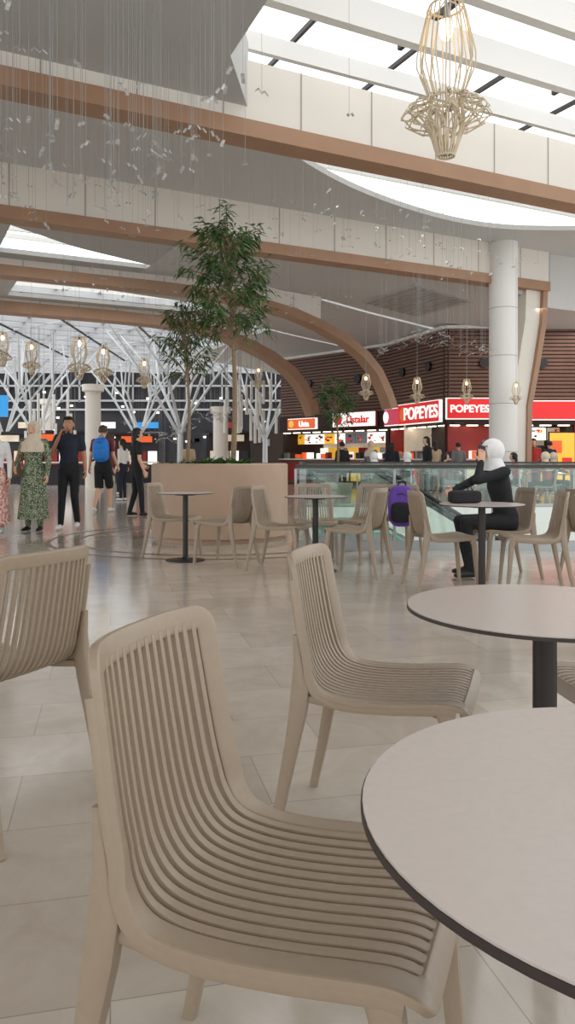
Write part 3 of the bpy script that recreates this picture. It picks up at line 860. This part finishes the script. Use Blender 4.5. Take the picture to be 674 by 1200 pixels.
person('walking_man',(-3.5,12.3,0),pi+.05,1.78,dict(elR=(.25,.06,1.14),wrR=(.10,.22,1.40),hdR=(-.35,-.1,.9),wrL=(-.27,.1,.9),knR=(.09,.06,.5),anR=(.1,.10,.085),knL=(-.09,.03,.49),anL=(-.1,-.12,.10)),
       dict(shirt='navy',pants='black',skin='skinB',hair='short'))
person('walking_woman',(-3.93,11.9,0),pi-.1,1.68,dict(wrR=(.22,.16,1.0),elR=(.24,.02,1.12)),
       dict(shirt='flgreen',pants='flgreen',sleeve='long',hair='hijab',scarf='cream',skirt='flgreen',bag='tanbag',shoe='blackr',hem=.2))
person('walking_woman',(-4.46,11.7,0),pi+.1,1.62,dict(),
       dict(shirt='whitecl',pants='flpink',sleeve='long',hair='hijab',scarf='whitec',skirt='flpink',shoe='shoe'))
person('walking_man',(-3.85,16.0,0),-.1,1.80,dict(knR=(.095,.12,.50),anR=(.1,.14,.09),knL=(-.09,.02,.49),anL=(-.1,-.2,.12),toeL=(-.12,-.09,.04),wrR=(.26,.12,.92),wrL=(-.27,.0,.9)),
       dict(shirt='maroon',pants='black',legs='shorts',skin='skinA',hair='short',hairm='hairb'))
backpack('backpack',(-3.84,15.80,1.30),-.1,'bluebag','bluebag',1.05,False)
person('standing_woman',(-2.95,15.0,0),-1.0,1.70,dict(wrL=(-.2,.2,1.0),elL=(-.23,-.0,1.12),knR=(.09,.06,.49),anR=(.1,.08,.085),anL=(-.1,-.1,.09)),
       dict(shirt='black',pants='black',sleeve='short',hair='long',shoe='blackr',skin='skinA'))
seat=dict(pelvis=(0,-.08,.56),knR=(.11,.36,.53),anR=(.12,.30,.10),knL=(-.11,.37,.53),anL=(-.12,.34,.10),lean=.12)
person('seated_woman',(2.01,7.32,0),face(-1,-.15),1.64,dict(pelvis=(0,-.08,.58),knR=(.11,.36,.55),anR=(.12,.26,.10),knL=(-.11,.38,.55),anL=(-.12,.34,.10),lean=.2,
       elL=(-.20,.30,.96),wrL=(-.105,.225,1.13),hdL=(.04,-.14,1),elR=(.22,.22,.92),wrR=(.12,.42,.85),hpitch=.1,phone='L'),
       dict(shirt='black',pants='black',sleeve='long',hair='hijab',scarf='whitec',shoe='blackr',shortscarf=True),vox=.013)
sh=['black','grey','beigec','redc','whitecl','navy','maroon']
far=[(1.6,22.5,.4),(2.5,23,2.4),(4.7,24.5,.3),(7.2,22.5,3),(7.9,20,1.7),(3.3,24.2,-.2),(-5.2,24,.3),(-6.6,27,2.8),(-8.6,26,3.3),(-3.6,28,.2),(-9.8,29,.1),(-4.4,20.5,1.2),(8.3,24.3,.2),(6.3,24.6,-.2),(3.9,21.5,1.8),(5.3,23.8,.1)]
for i,(x,y,a) in enumerate(far):
    person('standing_visitor',(x,y,0),a,1.6+.03*(i%5),dict(wrR=(.2,.22,1.05)) if i%2 else {},dict(shirt=sh[i%7],pants=random.choice(['navy','black','grey']),hair=['short','hijab','long'][i%3],scarf=random.choice(['cream','whitec','grey']),sleeve='long'),vox=.028,detail=False)
fs_=[(6.25,18.6,1.2),(7.25,18.8,-1.4),(3.0,19.2,1.3),(3.95,19.3,-1.5),(8.1,18.3,-1.4),(5.0,18.75,2.8),(2.1,18.6,.5),(5.9,20.0,1.2),(4.6,17.8,-.1),(9.3,18.4,1.3),(7.0,20.2,-1.6)]
for i,(x,y,a) in enumerate(fs_):
    chair_o=inst('dining_chair',CH,(x,y,0),a)
    person('seated_visitor',(x,y,0),a,1.62,dict(seat,wrR=(.1,.35,.80),wrL=(-.1,.35,.80),elR=(.22,.12,.86),elL=(-.22,.12,.86)),dict(shirt=sh[(i+3)%7],pants=random.choice(['navy','black','grey']),hair=['hijab','short','hijab','long'][i%4],scarf=random.choice(['cream','whitec','grey']),sleeve='long',shoe='blackr'),vox=.028,detail=False)
for x,y in((6.75,18.75),(3.45,19.25),(8.7,18.4),(4.85,18.2),(6.45,20.1)): table(x,y)
# bags
backpack('backpack',(1.22,8.20,.62),-.2,'purple','black',.92,False)
m=MB(); m.ell((0,0,.055),(.14,.06,.055),'black',20,14,e=.4); m.tube([(-.08,0,.10),(-.07,.02,.16),(.06,.03,.15),(.08,0,.10)],.006,'black',n=6)
m.obj('handbag',loc=(1.50,6.5,.749),yaw=.2)
# ---------------------------------------------------------------- lights
w=bpy.data.worlds.new('overcast_sky'); S.world=w; w.use_nodes=True
bg=w.node_tree.nodes['Background']; bg.inputs['Color'].default_value=(.955,.98,1,1); bg.inputs['Strength'].default_value=1.95
def area(name,loc,sx,sy,pw,yaw=0,col=(1,.98,.95)):
    l=bpy.data.lights.new(name,'AREA'); l.shape='RECTANGLE'; l.size=sx; l.size_y=sy; l.energy=pw; l.color=col
    o=bpy.data.objects.new(name,l); COL.objects.link(o); o.location=loc; o.rotation_euler=(0,0,yaw); return o
area('food_court_light',(8.8,24.0,5.4),5,2.5,130,TH,(1,.92,.82))
area('atrium_light',UV(2,38,6.8),18,12,600,TH,(.95,.98,1))
